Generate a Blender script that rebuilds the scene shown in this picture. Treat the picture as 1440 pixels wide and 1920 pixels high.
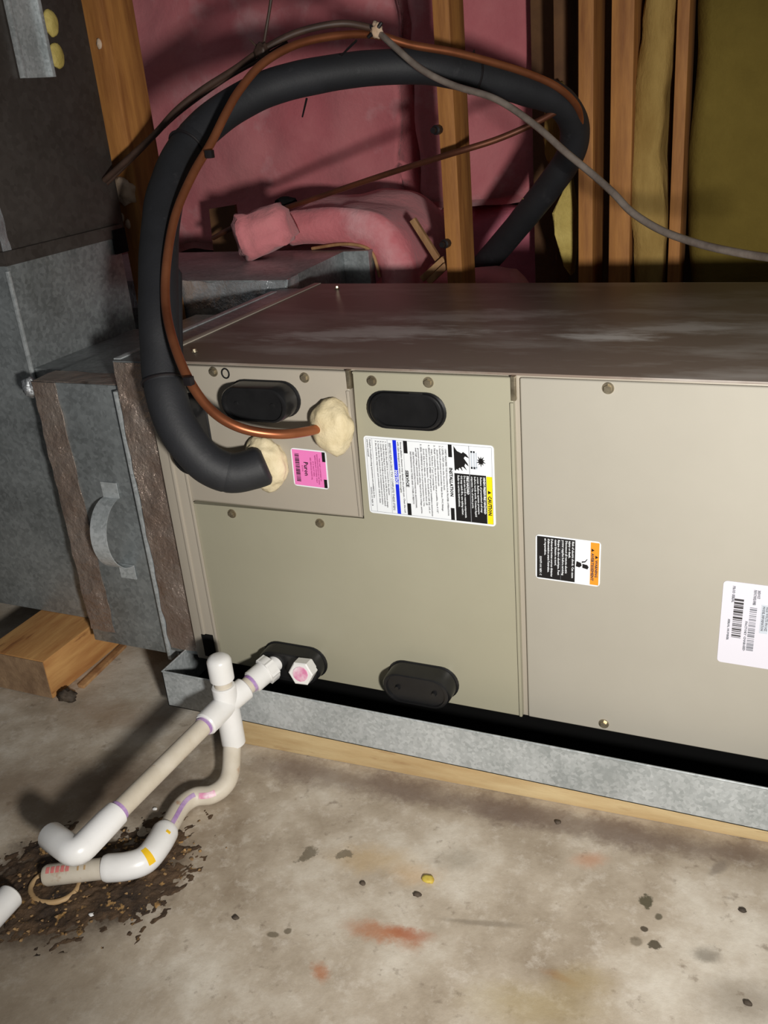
import bpy, bmesh, math, random
from mathutils import Vector, Matrix, noise
random.seed(7)
for o in list(bpy.data.objects): bpy.data.objects.remove(o)
scn = bpy.context.scene
COL = scn.collection
V = Vector

# ------------------------------------------------------------------ camera
CAM = V((0.9302, -1.1351, 0.8779)); YAW, PITCH, ROLL, FPX = -0.4482, -0.4171, -0.0915, 1773.894
FW = V((math.sin(YAW)*math.cos(PITCH), math.cos(YAW)*math.cos(PITCH), math.sin(PITCH)))
RT0 = V((math.cos(YAW), -math.sin(YAW), 0)); UP0 = RT0.cross(FW)
RT = math.cos(ROLL)*RT0 + math.sin(ROLL)*UP0
UP = -math.sin(ROLL)*RT0 + math.cos(ROLL)*UP0
cd = bpy.data.cameras.new('camera'); cam = bpy.data.objects.new('camera', cd); COL.objects.link(cam)
M = Matrix((RT, UP, -FW)).transposed().to_4x4(); M.translation = CAM
cam.matrix_world = M
cd.sensor_fit = 'VERTICAL'; cd.sensor_height = 36; cd.lens = 36*FPX/1920; cd.clip_start = .02
scn.camera = cam

# ------------------------------------------------------------------ world, lamp, exposure
w = bpy.data.worlds.new('world'); scn.world = w; w.use_nodes = True
w.node_tree.nodes['Background'].inputs[0].default_value = (.92, .95, 1, 1)
w.node_tree.nodes['Background'].inputs[1].default_value = .065
ld = bpy.data.lights.new('flashlight', 'SPOT'); ld.energy = 122; ld.color = (1, .965, .91)
ld.spot_size = math.radians(92); ld.spot_blend = 1.0; ld.shadow_soft_size = .05
lo = bpy.data.objects.new('flashlight', ld); COL.objects.link(lo)
lo.location = (1.26, -1.26, .70)
lo.rotation_euler = (V((.10, .6, .20)) - lo.location).to_track_quat('-Z', 'Y').to_euler()
scn.view_settings.view_transform = 'Standard'; scn.view_settings.look = 'None'
scn.view_settings.exposure = 0; scn.view_settings.gamma = 1; scn.view_settings.use_curve_mapping = False

# ------------------------------------------------------------------ pixel -> world helpers
def ray(px, py): return FW + RT*((px-720)/FPX) - UP*((py-960)/FPX)
def onY(px, py, y): r = ray(px, py); return CAM + r*((y-CAM.y)/r.y)
def onX(px, py, x): r = ray(px, py); return CAM + r*((x-CAM.x)/r.x)
def onZ(px, py, z): r = ray(px, py); return CAM + r*((z-CAM.z)/r.z)

# ------------------------------------------------------------------ materials
def nodes(name):
    m = bpy.data.materials.new(name); m.use_nodes = True
    nt = m.node_tree; b = nt.nodes['Principled BSDF']
    return m, nt, b
def N(nt, t, **kw):
    n = nt.nodes.new(t)
    for k, v in kw.items():
        if k in n.inputs: n.inputs[k].default_value = v
        else: setattr(n, k, v)
    return n
def srgb(r, g, b):
    f = lambda c: (c/255/12.92 if c/255 <= .04045 else ((c/255+.055)/1.055)**2.4)
    return (f(r), f(g), f(b), 1)
def mat(name, c1, c2=None, rough=.5, metal=0., scale=8., stretch=(1, 1, 1), detail=6, bump=0., bscale=None,
        lo=.35, hi=.65, c3=None, s3=40., lo3=.6, hi3=.7, spec=.5, sheen=0., rvar=0.):
    m, nt, b = nodes(name); L = nt.links.new
    tc = N(nt, 'ShaderNodeTexCoord'); mp = N(nt, 'ShaderNodeMapping'); mp.inputs['Scale'].default_value = stretch
    L(tc.outputs['Object'], mp.inputs['Vector'])
    b.inputs['Roughness'].default_value = rough; b.inputs['Metallic'].default_value = metal
    b.inputs['Specular IOR Level'].default_value = spec
    if sheen: b.inputs['Sheen Weight'].default_value = sheen
    b.inputs['Base Color'].default_value = c1
    if c2:
        n = N(nt, 'ShaderNodeTexNoise', Scale=scale, Detail=detail, Roughness=.6); L(mp.outputs[0], n.inputs['Vector'])
        r = N(nt, 'ShaderNodeValToRGB'); r.color_ramp.elements[0].position = lo; r.color_ramp.elements[1].position = hi
        r.color_ramp.elements[0].color = c1; r.color_ramp.elements[1].color = c2
        L(n.outputs['Fac'], r.inputs['Fac']); out = r.outputs['Color']
        if rvar:
            mr = N(nt, 'ShaderNodeMapRange'); mr.inputs[3].default_value = rough-rvar; mr.inputs[4].default_value = rough+rvar
            L(n.outputs['Fac'], mr.inputs[0]); L(mr.outputs[0], b.inputs['Roughness'])
        if c3:
            n3 = N(nt, 'ShaderNodeTexNoise', Scale=s3, Detail=5, Roughness=.6); L(mp.outputs[0], n3.inputs['Vector'])
            r3 = N(nt, 'ShaderNodeMapRange'); r3.inputs[1].default_value = lo3; r3.inputs[2].default_value = hi3
            L(n3.outputs['Fac'], r3.inputs[0])
            mx = N(nt, 'ShaderNodeMix', data_type='RGBA'); L(r3.outputs[0], mx.inputs[0]); L(out, mx.inputs[6]); mx.inputs[7].default_value = c3
            out = mx.outputs[2]
        L(out, b.inputs['Base Color'])
    if bump:
        nb = N(nt, 'ShaderNodeTexNoise', Scale=bscale or scale*4, Detail=6, Roughness=.65); L(mp.outputs[0], nb.inputs['Vector'])
        bp = N(nt, 'ShaderNodeBump', Strength=bump, Distance=.01); L(nb.outputs['Fac'], bp.inputs['Height']); L(bp.outputs[0], b.inputs['Normal'])
    return m
def spangle(name, c1, c2, rough=.42, metal=.75, vs=90.):
    m, nt, b = nodes(name); L = nt.links.new
    tc = N(nt, 'ShaderNodeTexCoord')
    v = N(nt, 'ShaderNodeTexVoronoi', Scale=vs); L(tc.outputs['Object'], v.inputs['Vector'])
    n = N(nt, 'ShaderNodeTexNoise', Scale=7., Detail=8, Roughness=.7); L(tc.outputs['Object'], n.inputs['Vector'])
    sp = N(nt, 'ShaderNodeSeparateColor'); L(v.outputs['Color'], sp.inputs[0])
    ma = N(nt, 'ShaderNodeMath', operation='MULTIPLY_ADD'); L(sp.outputs[0], ma.inputs[0]); ma.inputs[1].default_value = .22; L(n.outputs['Fac'], ma.inputs[2])
    r = N(nt, 'ShaderNodeValToRGB'); r.color_ramp.elements[0].position = .42; r.color_ramp.elements[1].position = .82
    r.color_ramp.elements[0].color = c1; r.color_ramp.elements[1].color = c2
    L(ma.outputs[0], r.inputs['Fac']); L(r.outputs[0], b.inputs['Base Color'])
    n2 = N(nt, 'ShaderNodeTexNoise', Scale=25., Detail=4); L(tc.outputs['Object'], n2.inputs['Vector'])
    mr = N(nt, 'ShaderNodeMapRange'); mr.inputs[3].default_value = rough-.12; mr.inputs[4].default_value = rough+.15
    L(n2.outputs['Fac'], mr.inputs[0]); L(mr.outputs[0], b.inputs['Roughness'])
    b.inputs['Metallic'].default_value = metal
    bp = N(nt, 'ShaderNodeBump', Strength=.06, Distance=.01); L(n2.outputs['Fac'], bp.inputs['Height']); L(bp.outputs[0], b.inputs['Normal'])
    return m
def painted_top(name):
    """satin paint with streaks of grey dust lying on it"""
    m, nt, b = nodes(name); L = nt.links.new
    tc = N(nt, 'ShaderNodeTexCoord'); mp = N(nt, 'ShaderNodeMapping'); mp.inputs['Scale'].default_value = (1.6, 5, 1); mp.inputs['Rotation'].default_value = (0, 0, .12)
    L(tc.outputs['Object'], mp.inputs['Vector'])
    n = N(nt, 'ShaderNodeTexNoise', Scale=2.6, Detail=9, Roughness=.62); L(mp.outputs[0], n.inputs['Vector'])
    r = N(nt, 'ShaderNodeMapRange'); r.inputs[1].default_value = .48; r.inputs[2].default_value = .75; r.inputs[4].default_value = .45; L(n.outputs['Fac'], r.inputs[0])
    mask = r.outputs[0]
    n2 = N(nt, 'ShaderNodeTexNoise', Scale=9., Detail=8, Roughness=.68); L(mp.outputs[0], n2.inputs['Vector'])
    for cx, cy, rx, ry, st in ((.30, .19, .24, .055, .75), (.42, .31, .20, .05, .5), (.66, .195, .10, .03, 1.0), (.75, .25, .16, .04, .6)):
        s2 = N(nt, 'ShaderNodeVectorMath', operation='SUBTRACT'); L(tc.outputs['Object'], s2.inputs[0]); s2.inputs[1].default_value = (cx, cy, 0)
        ro = N(nt, 'ShaderNodeVectorRotate', rotation_type='Z_AXIS'); ro.inputs['Angle'].default_value = -.15; L(s2.outputs[0], ro.inputs['Vector'])
        dv = N(nt, 'ShaderNodeVectorMath', operation='MULTIPLY'); L(ro.outputs[0], dv.inputs[0]); dv.inputs[1].default_value = (1/rx, 1/ry, 0)
        ln = N(nt, 'ShaderNodeVectorMath', operation='LENGTH'); L(dv.outputs[0], ln.inputs[0])
        ad = N(nt, 'ShaderNodeMath', operation='MULTIPLY_ADD'); L(n2.outputs['Fac'], ad.inputs[0]); ad.inputs[1].default_value = -2.6; L(ln.outputs['Value'], ad.inputs[2])
        mr = N(nt, 'ShaderNodeMapRange', interpolation_type='SMOOTHSTEP'); mr.inputs[1].default_value = -.2; mr.inputs[2].default_value = -1.2; mr.inputs[4].default_value = st; L(ad.outputs[0], mr.inputs[0])
        mxx = N(nt, 'ShaderNodeMath', operation='MAXIMUM'); L(mask, mxx.inputs[0]); L(mr.outputs[0], mxx.inputs[1]); mask = mxx.outputs[0]
    mx = N(nt, 'ShaderNodeMix', data_type='RGBA'); mx.inputs[6].default_value = srgb(132, 117, 106); mx.inputs[7].default_value = srgb(226, 222, 216)
    L(mask, mx.inputs[0]); L(mx.outputs[2], b.inputs['Base Color'])
    b.inputs['Roughness'].default_value = .42
    return m
TAUPE = mat('panel_paint_taupe', srgb(172, 164, 150), srgb(166, 158, 145), rough=.36, scale=3, bump=.015, bscale=400)
OLIVE = mat('panel_paint_olive', srgb(166, 162, 142), srgb(160, 156, 136), rough=.34, scale=3, bump=.015, bscale=400)
GREIGE = mat('panel_paint_greige', srgb(174, 169, 157), srgb(168, 163, 151), rough=.52, spec=.3, scale=3, bump=.015, bscale=400)
TOPP = painted_top('panel_paint_dusty')
GALV = spangle('galvanised_steel', srgb(158, 164, 165), srgb(206, 211, 213), metal=.35, vs=200.)
GALVD = spangle('galvanised_steel_dull', srgb(126, 131, 132), srgb(170, 176, 178), rough=.42, metal=.6, vs=150.)
GALVSHADE = spangle('galvanised_steel_shaded', srgb(66, 60, 56), srgb(84, 78, 74), rough=.5, metal=.4)  # galvanised steel with the darkness it mirrors put into its colour
FOIL = mat('foil_tape', srgb(160, 140, 128), srgb(186, 172, 162), rough=.2, metal=.65, scale=14, bump=.8, bscale=50, rvar=.1)  # brown tint paints the reflection of nearby timber into the foil
FOILB = mat('bright_foil_tape', srgb(206, 210, 214), srgb(170, 174, 178), rough=.22, metal=.65, scale=20, bump=.5, bscale=50)
BLACKP = mat('black_plastic', srgb(24, 24, 25), srgb(30, 30, 31), rough=.28, scale=30)
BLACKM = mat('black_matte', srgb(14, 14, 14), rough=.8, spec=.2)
RUBBER = mat('black_foam_rubber', srgb(37, 38, 42), srgb(30, 31, 34), rough=.62, scale=12, bump=.08, bscale=200, c3=srgb(58, 58, 61), s3=25, lo3=.62, hi3=.8)
COPPER = mat('copper', srgb(188, 118, 80), srgb(150, 88, 58), rough=.36, metal=.75, scale=9, detail=4)
COPPERD = mat('aged_copper', srgb(120, 70, 48), srgb(88, 52, 38), rough=.5, metal=.5, scale=9)
CABLEB = mat('brown_cable_jacket', srgb(74, 54, 44), srgb(58, 42, 34), rough=.55, scale=30)
CABLEG = mat('grey_cable_jacket', srgb(150, 138, 128), srgb(116, 104, 96), rough=.22, metal=.35, scale=30)
TIE = mat('black_nylon', srgb(26, 22, 24), rough=.45)
SEAL = mat('cream_sealant', srgb(226, 212, 178), srgb(206, 190, 152), rough=.6, scale=18, bump=.35, bscale=50)
PVC = mat('white_pvc', srgb(236, 236, 236), srgb(226, 225, 222), rough=.3, scale=10)
PVCA = mat('aged_pvc', srgb(214, 206, 192), srgb(196, 186, 168), rough=.45, scale=14, c3=srgb(168, 126, 92), s3=34, lo3=.62, hi3=.75)
PRIMER = mat('purple_primer', srgb(152, 112, 176), srgb(186, 160, 196), rough=.5, scale=60)
PINKST = mat('pink_primer', srgb(214, 130, 168), srgb(236, 214, 222), rough=.5, scale=60)
YELST = mat('yellow_paint', srgb(236, 192, 30), rough=.5)
REDST = mat('faded_red_ink', srgb(206, 120, 116), rough=.6)
INK = mat('dark_ink', srgb(60, 58, 60), rough=.6)
WOOD = mat('stud_pine', srgb(186, 128, 66), srgb(138, 86, 42), rough=.7, scale=5, stretch=(7, 7, .8), bump=.12, bscale=14, c3=srgb(84, 48, 26), s3=5, lo3=.66, hi3=.74)
WOODP = mat('pale_pine', srgb(190, 150, 104), srgb(150, 108, 72), rough=.7, scale=5, stretch=(7, 7, .8), bump=.12, bscale=14)
WOODB = mat('block_pine', srgb(204, 156, 96), srgb(172, 118, 66), rough=.7, scale=5, stretch=(9, 1.2, 9), bump=.12, bscale=12, c3=srgb(128, 78, 40), s3=4, lo3=.62, hi3=.7)
WOODE = mat('weathered_end_grain', srgb(158, 130, 100), srgb(122, 96, 72), rough=.8, scale=26, bump=.25)
BOARD = mat('pale_support_board', srgb(206, 184, 140), srgb(184, 156, 112), rough=.8, scale=6, stretch=(1, 3, 6), bump=.12, bscale=30, c3=srgb(150, 112, 74), s3=7, lo3=.6, hi3=.75)
PINK = mat('pink_glass_wool', srgb(234, 150, 154), srgb(216, 122, 130), rough=.95, scale=3.2, detail=9, bump=.5, bscale=28, c3=srgb(242, 188, 192), s3=5, lo3=.55, hi3=.75, spec=.1, sheen=.2)
PINKD = mat('deep_pink_glass_wool', srgb(226, 134, 152), srgb(200, 108, 126), rough=.95, scale=4, detail=9, bump=.5, bscale=28, spec=.1)
YELW = mat('yellow_glass_wool', srgb(124, 106, 50), srgb(98, 82, 36), rough=.95, scale=3, detail=9, bump=.4, bscale=30, spec=.1)
YELE = mat('tan_glass_wool', srgb(178, 148, 88), srgb(140, 110, 58), rough=.95, scale=6, stretch=(2, 2, .6), detail=8, bump=.6, bscale=20, spec=.1)
YELS = mat('bright_yellow_glass_wool', srgb(222, 200, 120), srgb(180, 156, 82), rough=.95, scale=10, bump=.7, bscale=40, spec=.1)
KRAFT = mat('kraft_paper', srgb(122, 86, 54), srgb(92, 62, 40), rough=.8, scale=6, bump=.25, bscale=14)
SHEATH = mat('sheathing_board', srgb(90, 62, 44), srgb(66, 44, 32), rough=.9, scale=5)
FOAMB = mat('spray_foam', srgb(226, 206, 186), srgb(190, 160, 130), rough=.8, scale=20, bump=.3)
MASTIC = mat('yellow_mastic', srgb(216, 196, 116), srgb(184, 164, 88), rough=.6, scale=30, bump=.3)
SCREW = mat('zinc_screw', srgb(196, 184, 158), srgb(150, 138, 116), rough=.3, metal=.8, scale=80)
WHITE = mat('label_white', srgb(236, 240, 244), rough=.45)
LGREY = mat('label_grey_white', srgb(218, 216, 226), rough=.45)
LPINK = mat('label_pink', srgb(240, 130, 196), rough=.45)
LBLACK = mat('label_black', srgb(16, 14, 16), rough=.5)
LBLUE = mat('label_blue', srgb(10, 40, 220), rough=.5)
LYEL = mat('label_yellow', srgb(250, 226, 10), rough=.5)
LORG = mat('label_orange', srgb(244, 150, 40), rough=.5)
LTXT = mat('label_grey_ink', srgb(120, 122, 130), rough=.5)
LTXTD = mat('label_dark_ink', srgb(66, 64, 70), rough=.5)
LPTXT = mat('label_pink_ink', srgb(160, 60, 118), rough=.5)
LCOIL = mat('label_coil_grey', srgb(196, 204, 214), rough=.5)
SOIL = mat('wet_soil', srgb(92, 70, 48), srgb(38, 27, 19), rough=.75, scale=30, bump=.7, bscale=70, c3=srgb(170, 132, 80), s3=60, lo3=.58, hi3=.66)
RINGM = mat('tan_ring', srgb(190, 160, 118), srgb(160, 128, 88), rough=.6, scale=20)
GRIT = mat('tan_grit', srgb(176, 142, 96), srgb(96, 70, 46), rough=.8, scale=120)
STONE = mat('pebble', srgb(84, 72, 60), srgb(56, 48, 40), rough=.8, scale=60)
LEAF = mat('dry_leaf', srgb(220, 200, 90), srgb(180, 150, 60), rough=.6, scale=60)

def concrete():
    m, nt, b = nodes('stained_concrete'); L = nt.links.new
    tc = N(nt, 'ShaderNodeTexCoord')
    def noi(s, d, rg=.6):
        n = N(nt, 'ShaderNodeTexNoise', Scale=s, Detail=d, Roughness=rg); L(tc.outputs['Object'], n.inputs['Vector']); return n
    n1 = noi(4.5, 10, .65); r = N(nt, 'ShaderNodeValToRGB'); e = r.color_ramp.elements
    e[0].position = .32; e[0].color = srgb(146, 130, 110); e[1].position = .66; e[1].color = srgb(222, 214, 200)
    x = e.new(.5); x.color = srgb(188, 175, 157)
    L(n1.outputs['Fac'], r.inputs['Fac']); col = r.outputs[0]
    n2 = noi(55, 4); mr = N(nt, 'ShaderNodeMapRange'); mr.inputs[1].default_value = .62; mr.inputs[2].default_value = .74; mr.inputs[4].default_value = .55; L(n2.outputs['Fac'], mr.inputs[0])
    mx = N(nt, 'ShaderNodeMix', data_type='RGBA'); L(mr.outputs[0], mx.inputs[0]); L(col, mx.inputs[6]); mx.inputs[7].default_value = srgb(120, 104, 88); col = mx.outputs[2]
    n4 = noi(34, 8, .75); m4 = N(nt, 'ShaderNodeMapRange'); m4.inputs[1].default_value = .52; m4.inputs[2].default_value = .7; m4.inputs[4].default_value = .5; L(n4.outputs['Fac'], m4.inputs[0])
    mx4 = N(nt, 'ShaderNodeMix', data_type='RGBA'); L(m4.outputs[0], mx4.inputs[0]); L(col, mx4.inputs[6]); mx4.inputs[7].default_value = srgb(228, 220, 208); col = mx4.outputs[2]
    nd = noi(22, 8, .75)
    sub = N(nt, 'ShaderNodeVectorMath', operation='SUBTRACT'); L(nd.outputs['Color'], sub.inputs[0]); sub.inputs[1].default_value = (.5, .5, .5)
    def stain_shade(px, py, rx, ry, rot, color, strength, soft=.5, wob=.05):
        nonlocal col
        c = onZ(px, py, -.12)
        sc = N(nt, 'ShaderNodeVectorMath', operation='SCALE'); L(sub.outputs[0], sc.inputs[0]); sc.inputs[3].default_value = wob
        ad = N(nt, 'ShaderNodeVectorMath', operation='ADD'); L(tc.outputs['Object'], ad.inputs[0]); L(sc.outputs[0], ad.inputs[1])
        s2 = N(nt, 'ShaderNodeVectorMath', operation='SUBTRACT'); L(ad.outputs[0], s2.inputs[0]); s2.inputs[1].default_value = (c.x, c.y, -.12)
        mp = N(nt, 'ShaderNodeVectorRotate', rotation_type='Z_AXIS'); mp.inputs['Angle'].default_value = -rot; L(s2.outputs[0], mp.inputs['Vector'])
        dv = N(nt, 'ShaderNodeVectorMath', operation='MULTIPLY'); L(mp.outputs[0], dv.inputs[0]); dv.inputs[1].default_value = (1/rx, 1/ry, 0)
        ln = N(nt, 'ShaderNodeVectorMath', operation='LENGTH'); L(dv.outputs[0], ln.inputs[0])
        mr = N(nt, 'ShaderNodeMapRange', interpolation_type='SMOOTHSTEP'); mr.inputs[1].default_value = 1.0; mr.inputs[2].default_value = 1-soft; mr.inputs[4].default_value = strength
        L(ln.outputs['Value'], mr.inputs[0])
        mx = N(nt, 'ShaderNodeMix', data_type='RGBA'); L(mr.outputs[0], mx.inputs[0]); L(col, mx.inputs[6]); mx.inputs[7].default_value = color; col = mx.outputs[2]
    damp = srgb(104, 88, 76); rust = srgb(178, 106, 62); wet = srgb(112, 102, 84)
    for s in STAINS_SHADE: stain_shade(*s)
    L(col, b.inputs['Base Color'])
    b.inputs['Roughness'].default_value = .7
    nb = noi(70, 6, .7); nb2 = noi(9, 6); ma = N(nt, 'ShaderNodeMath', operation='MULTIPLY_ADD'); L(nb2.outputs['Fac'], ma.inputs[0]); ma.inputs[1].default_value = 1.5; L(nb.outputs['Fac'], ma.inputs[2])
    bp = N(nt, 'ShaderNodeBump', Strength=.16, Distance=.006); L(ma.outputs[0], bp.inputs['Height']); L(bp.outputs[0], b.inputs['Normal'])
    return m
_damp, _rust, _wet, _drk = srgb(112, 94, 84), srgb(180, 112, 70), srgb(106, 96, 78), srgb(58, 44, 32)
STAINS_SHADE = [  # px, py, rx, ry, rotation, colour, strength, softness, wobble
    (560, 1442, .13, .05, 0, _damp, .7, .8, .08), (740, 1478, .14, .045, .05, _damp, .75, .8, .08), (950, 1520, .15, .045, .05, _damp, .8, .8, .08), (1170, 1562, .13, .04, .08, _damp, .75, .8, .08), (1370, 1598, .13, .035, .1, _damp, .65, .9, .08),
    (60, 1730, .22, .11, .45, srgb(74, 60, 46), .85, .9, .1), (240, 1480, .17, .12, .6, srgb(92, 74, 58), .8, .9, .12), (140, 1650, .20, .115, .5, _drk, .95, .5, .14),  # middle one, by the pipes: damp brown plus the pipes' shadow painted in
    (60, 1480, .22, .12, .2, srgb(122, 102, 82), .6, .9, .1), (200, 1340, .16, .07, 0, srgb(150, 122, 94), .6, .9, .08),
    (725, 1752, .075, .024, .05, _rust, .8, 1., .06), (765, 1752, .05, .016, .1, srgb(170, 92, 52), .7, .9, .04), (605, 1826, .022, .014, -.6, _rust, .7, .9, .05), (1105, 1612, .035, .022, .5, srgb(190, 142, 112), .7, .9, .03),
    (1050, 1832, .032, .010, -.2, srgb(150, 112, 78), .7, .8, .03), (700, 1610, .09, .04, .2, srgb(196, 170, 130), .6, .9, .06), (1090, 1840, .06, .04, .4, srgb(170, 150, 108), .6, .9, .05),
    (1000, 1890, .12, .05, .2, srgb(172, 154, 112), .6, .9, .06), (780, 1640, .05, .03, .2, srgb(200, 164, 116), .5, .9, .05),
    (575, 1600, .015, .026, -.5, _wet, .8, .3, .08), (648, 1600, .014, .010, .4, _wet, .75, .3, .06), (512, 1752, .010, .006, .3, _wet, .8, .4, .012), (540, 1745, .006, .006, 0, _wet, .8, .4, .012),
    (1210, 1688, .012, .013, .3, srgb(84, 78, 58), .95, .3, .035), (1235, 1718, .006, .007, 0, srgb(96, 88, 70), .9, .4, .01), (1228, 1772, .010, .008, -.4, srgb(84, 76, 60), .95, .3, .03), (1193, 1766, .009, .009, 0, _wet, .6, .4, .01),
    (1207, 1742, .006, .005, 0, srgb(78, 68, 54), .95, .3, .01), (1325, 1790, .022, .018, .3, srgb(120, 112, 100), .7, .8, .03), (1400, 1880, .08, .05, .3, srgb(120, 104, 84), .6, .9, .05),
    (1345, 1628, .012, .026, -.5, srgb(130, 118, 106), .7, .7, .02), (905, 1730, .075, .007, .22, srgb(140, 128, 112), .7, .7, .015), (860, 1610, .05, .03, .3, srgb(158, 148, 132), .6, .9, .04),
    (60, 1880, .25, .12, .4, srgb(130, 116, 98), .6, .9, .1),
]
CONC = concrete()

# ------------------------------------------------------------------ mesh helpers
def link(name, me, m=None, parent=None):
    o = bpy.data.objects.new(name, me); COL.objects.link(o)
    if m and me: me.materials.append(m)
    if parent: o.parent = parent
    return o
def tag(o, label, cat, group=None):
    o['label'] = label; o['category'] = cat
    if group: o['group'] = group
    return o
def thing(name, label, cat, loc=(0, 0, 0), group=None):
    o = bpy.data.objects.new(name, None); COL.objects.link(o); o.location = loc; o.empty_display_size = .05
    return tag(o, label, cat, group)
def done(bm, name, m, parent=None, smooth=False, angle=40):
    bmesh.ops.recalc_face_normals(bm, faces=bm.faces[:])
    me = bpy.data.meshes.new(name); 
    off = V((0, 0, 0))
    if parent:
        p = parent; 
        while p: off += p.location; p = p.parent
    for v in bm.verts: v.co -= off
    bm.to_mesh(me); bm.free()
    if smooth:
        me.polygons.foreach_set('use_smooth', [True]*len(me.polygons))
        try: me.set_sharp_from_angle(angle=math.radians(angle))
        except Exception: pass
    return link(name, me, m, parent)
def bm_box(bm, a, b):
    vs = [bm.verts.new((x, y, z)) for x in (a[0], b[0]) for y in (a[1], b[1]) for z in (a[2], b[2])]
    for f in ((0, 1, 3, 2), (4, 6, 7, 5), (0, 4, 5, 1), (2, 3, 7, 6), (0, 2, 6, 4), (1, 5, 7, 3)): bm.faces.new([vs[i] for i in f])
    return vs
def box(name, a, b, m, parent=None, bev=0., seg=2):
    bm = bmesh.new(); bm_box(bm, a, b)
    if bev: bmesh.ops.bevel(bm, geom=bm.edges[:], offset=bev, segments=seg, affect='EDGES', profile=.6)
    return done(bm, name, m, parent, smooth=bool(bev))
def prism(name, pts, d, m, parent=None, bev=0., seg=2):
    """closed polygon (list of 3D points) extruded by vector d"""
    bm = bmesh.new(); d = V(d)
    a = [bm.verts.new(p) for p in pts]; b = [bm.verts.new(V(p)+d) for p in pts]
    bm.faces.new(a); bm.faces.new(b[::-1])
    for i in range(len(a)): bm.faces.new((a[i], b[i], b[(i+1) % len(a)], a[(i+1) % len(a)]))
    if bev: bmesh.ops.bevel(bm, geom=bm.edges[:], offset=bev, segments=seg, affect='EDGES', profile=.6)
    return done(bm, name, m, parent, smooth=bool(bev))
def catmull(pts, n=8):
    P = [V(p) for p in pts]; P = [P[0]*2-P[1]] + P + [P[-1]*2-P[-2]]; out = []
    for i in range(1, len(P)-2):
        for k in range(n):
            t = k/n
            out.append(.5*((2*P[i]) + (-P[i-1]+P[i+1])*t + (2*P[i-1]-5*P[i]+4*P[i+1]-P[i+2])*t*t + (-P[i-1]+3*P[i]-3*P[i+1]+P[i+2])*t**3))
    out.append(P[-2]); return out
def frames(path):
    T = []
    for i in range(len(path)):
        a = path[max(i-1, 0)]; b = path[min(i+1, len(path)-1)]; T.append((b-a).normalized())
    u = T[0].cross(V((0, 0, 1)))
    if u.length < .1: u = T[0].cross(V((0, 1, 0)))
    u.normalize(); out = []
    for i, t in enumerate(T):
        u = (u - t*u.dot(t)).normalized(); out.append((t, u, t.cross(u)))
    return out
def bm_tube(bm, path, r, seg=16, caps=True, jit=0.):
    fr = frames(path); rings = []
    for i, p in enumerate(path):
        rr = r[i] if isinstance(r, (list, tuple)) else r; t, u, v = fr[i]; ring = []
        for k in range(seg):
            a = 2*math.pi*k/seg; q = rr
            if jit: q *= 1+jit*noise.noise((p + (u*math.cos(a)+v*math.sin(a))*rr)*22)
            ring.append(bm.verts.new(p + (u*math.cos(a)+v*math.sin(a))*q))
        rings.append(ring)
    for a, b in zip(rings, rings[1:]):
        for k in range(seg): bm.faces.new((a[k], a[(k+1) % seg], b[(k+1) % seg], b[k]))
    if caps: bm.faces.new(rings[0][::-1]); bm.faces.new(rings[-1])
def tube(name, path, r, m, parent=None, seg=16, jit=0.):
    bm = bmesh.new(); bm_tube(bm, path, r, seg, jit=jit); return done(bm, name, m, parent, smooth=True, angle=50)
def rod(name, a, b, prof, m, parent=None, seg=24):
    """lathe along a->b; prof = [(t 0..1, radius)]"""
    a, b = V(a), V(b); bm = bmesh.new(); d = b-a; t = d.normalized()
    u = t.cross(V((0, 0, 1))); u = u if u.length > .1 else t.cross(V((0, 1, 0))); u.normalize(); v = t.cross(u); rings = []
    for s, r in prof: rings.append([bm.verts.new(a+d*s+(u*math.cos(2*math.pi*k/seg)+v*math.sin(2*math.pi*k/seg))*r) for k in range(seg)])
    for x, y in zip(rings, rings[1:]):
        for k in range(seg): bm.faces.new((x[k], x[(k+1) % seg], y[(k+1) % seg], y[k]))
    bm.faces.new(rings[0][::-1]); bm.faces.new(rings[-1])
    return done(bm, name, m, parent, smooth=True, angle=35)
def ribbon(name, path, r, ang0, ang1, m, parent=None, n=5, th=.0006):
    """patch lying on a tube surface between two angles, with a little thickness"""
    fr = frames(path); bm = bmesh.new(); rows = []
    for off in (th, 0):
        g = []
        for i, p in enumerate(path):
            t, u, v = fr[i]; g.append([bm.verts.new(p+(u*math.cos(ang0+(ang1-ang0)*k/n)+v*math.sin(ang0+(ang1-ang0)*k/n))*(r+off)) for k in range(n+1)])
        rows.append(g)
    g = rows[0]
    for i in range(len(g)-1):
        for k in range(n): bm.faces.new((g[i][k], g[i][k+1], g[i+1][k+1], g[i+1][k]))
    b = rows[1]
    for i in range(len(g)-1):
        for k in (0, n): bm.faces.new((g[i][k], g[i+1][k], b[i+1][k], b[i][k]))
    for i in (0, len(g)-1):
        for k in range(n): bm.faces.new((g[i][k], g[i][k+1], b[i][k+1], b[i][k]))
    return done(bm, name, m, parent, smooth=True)
def blob(name, c, rad, m, parent=None, amp=.15, fr=1.6, sub=4, seed=0., flat=None):
    bm = bmesh.new(); bmesh.ops.create_icosphere(bm, subdivisions=sub, radius=1)
    for v in bm.verts:
        d = v.co.normalized(); k = 1+amp*(noise.noise(d*fr+V((seed, seed*1.7, 3)))+.5*noise.noise(d*fr*2.3+V((seed, 1, seed))))
        v.co = V((d.x*rad[0], d.y*rad[1], d.z*rad[2]))*k + V(c)
        if flat is not None:   # keep above a plane
            if v.co.z < flat: v.co.z = flat
    return done(bm, name, m, parent, smooth=True, angle=180)
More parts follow.
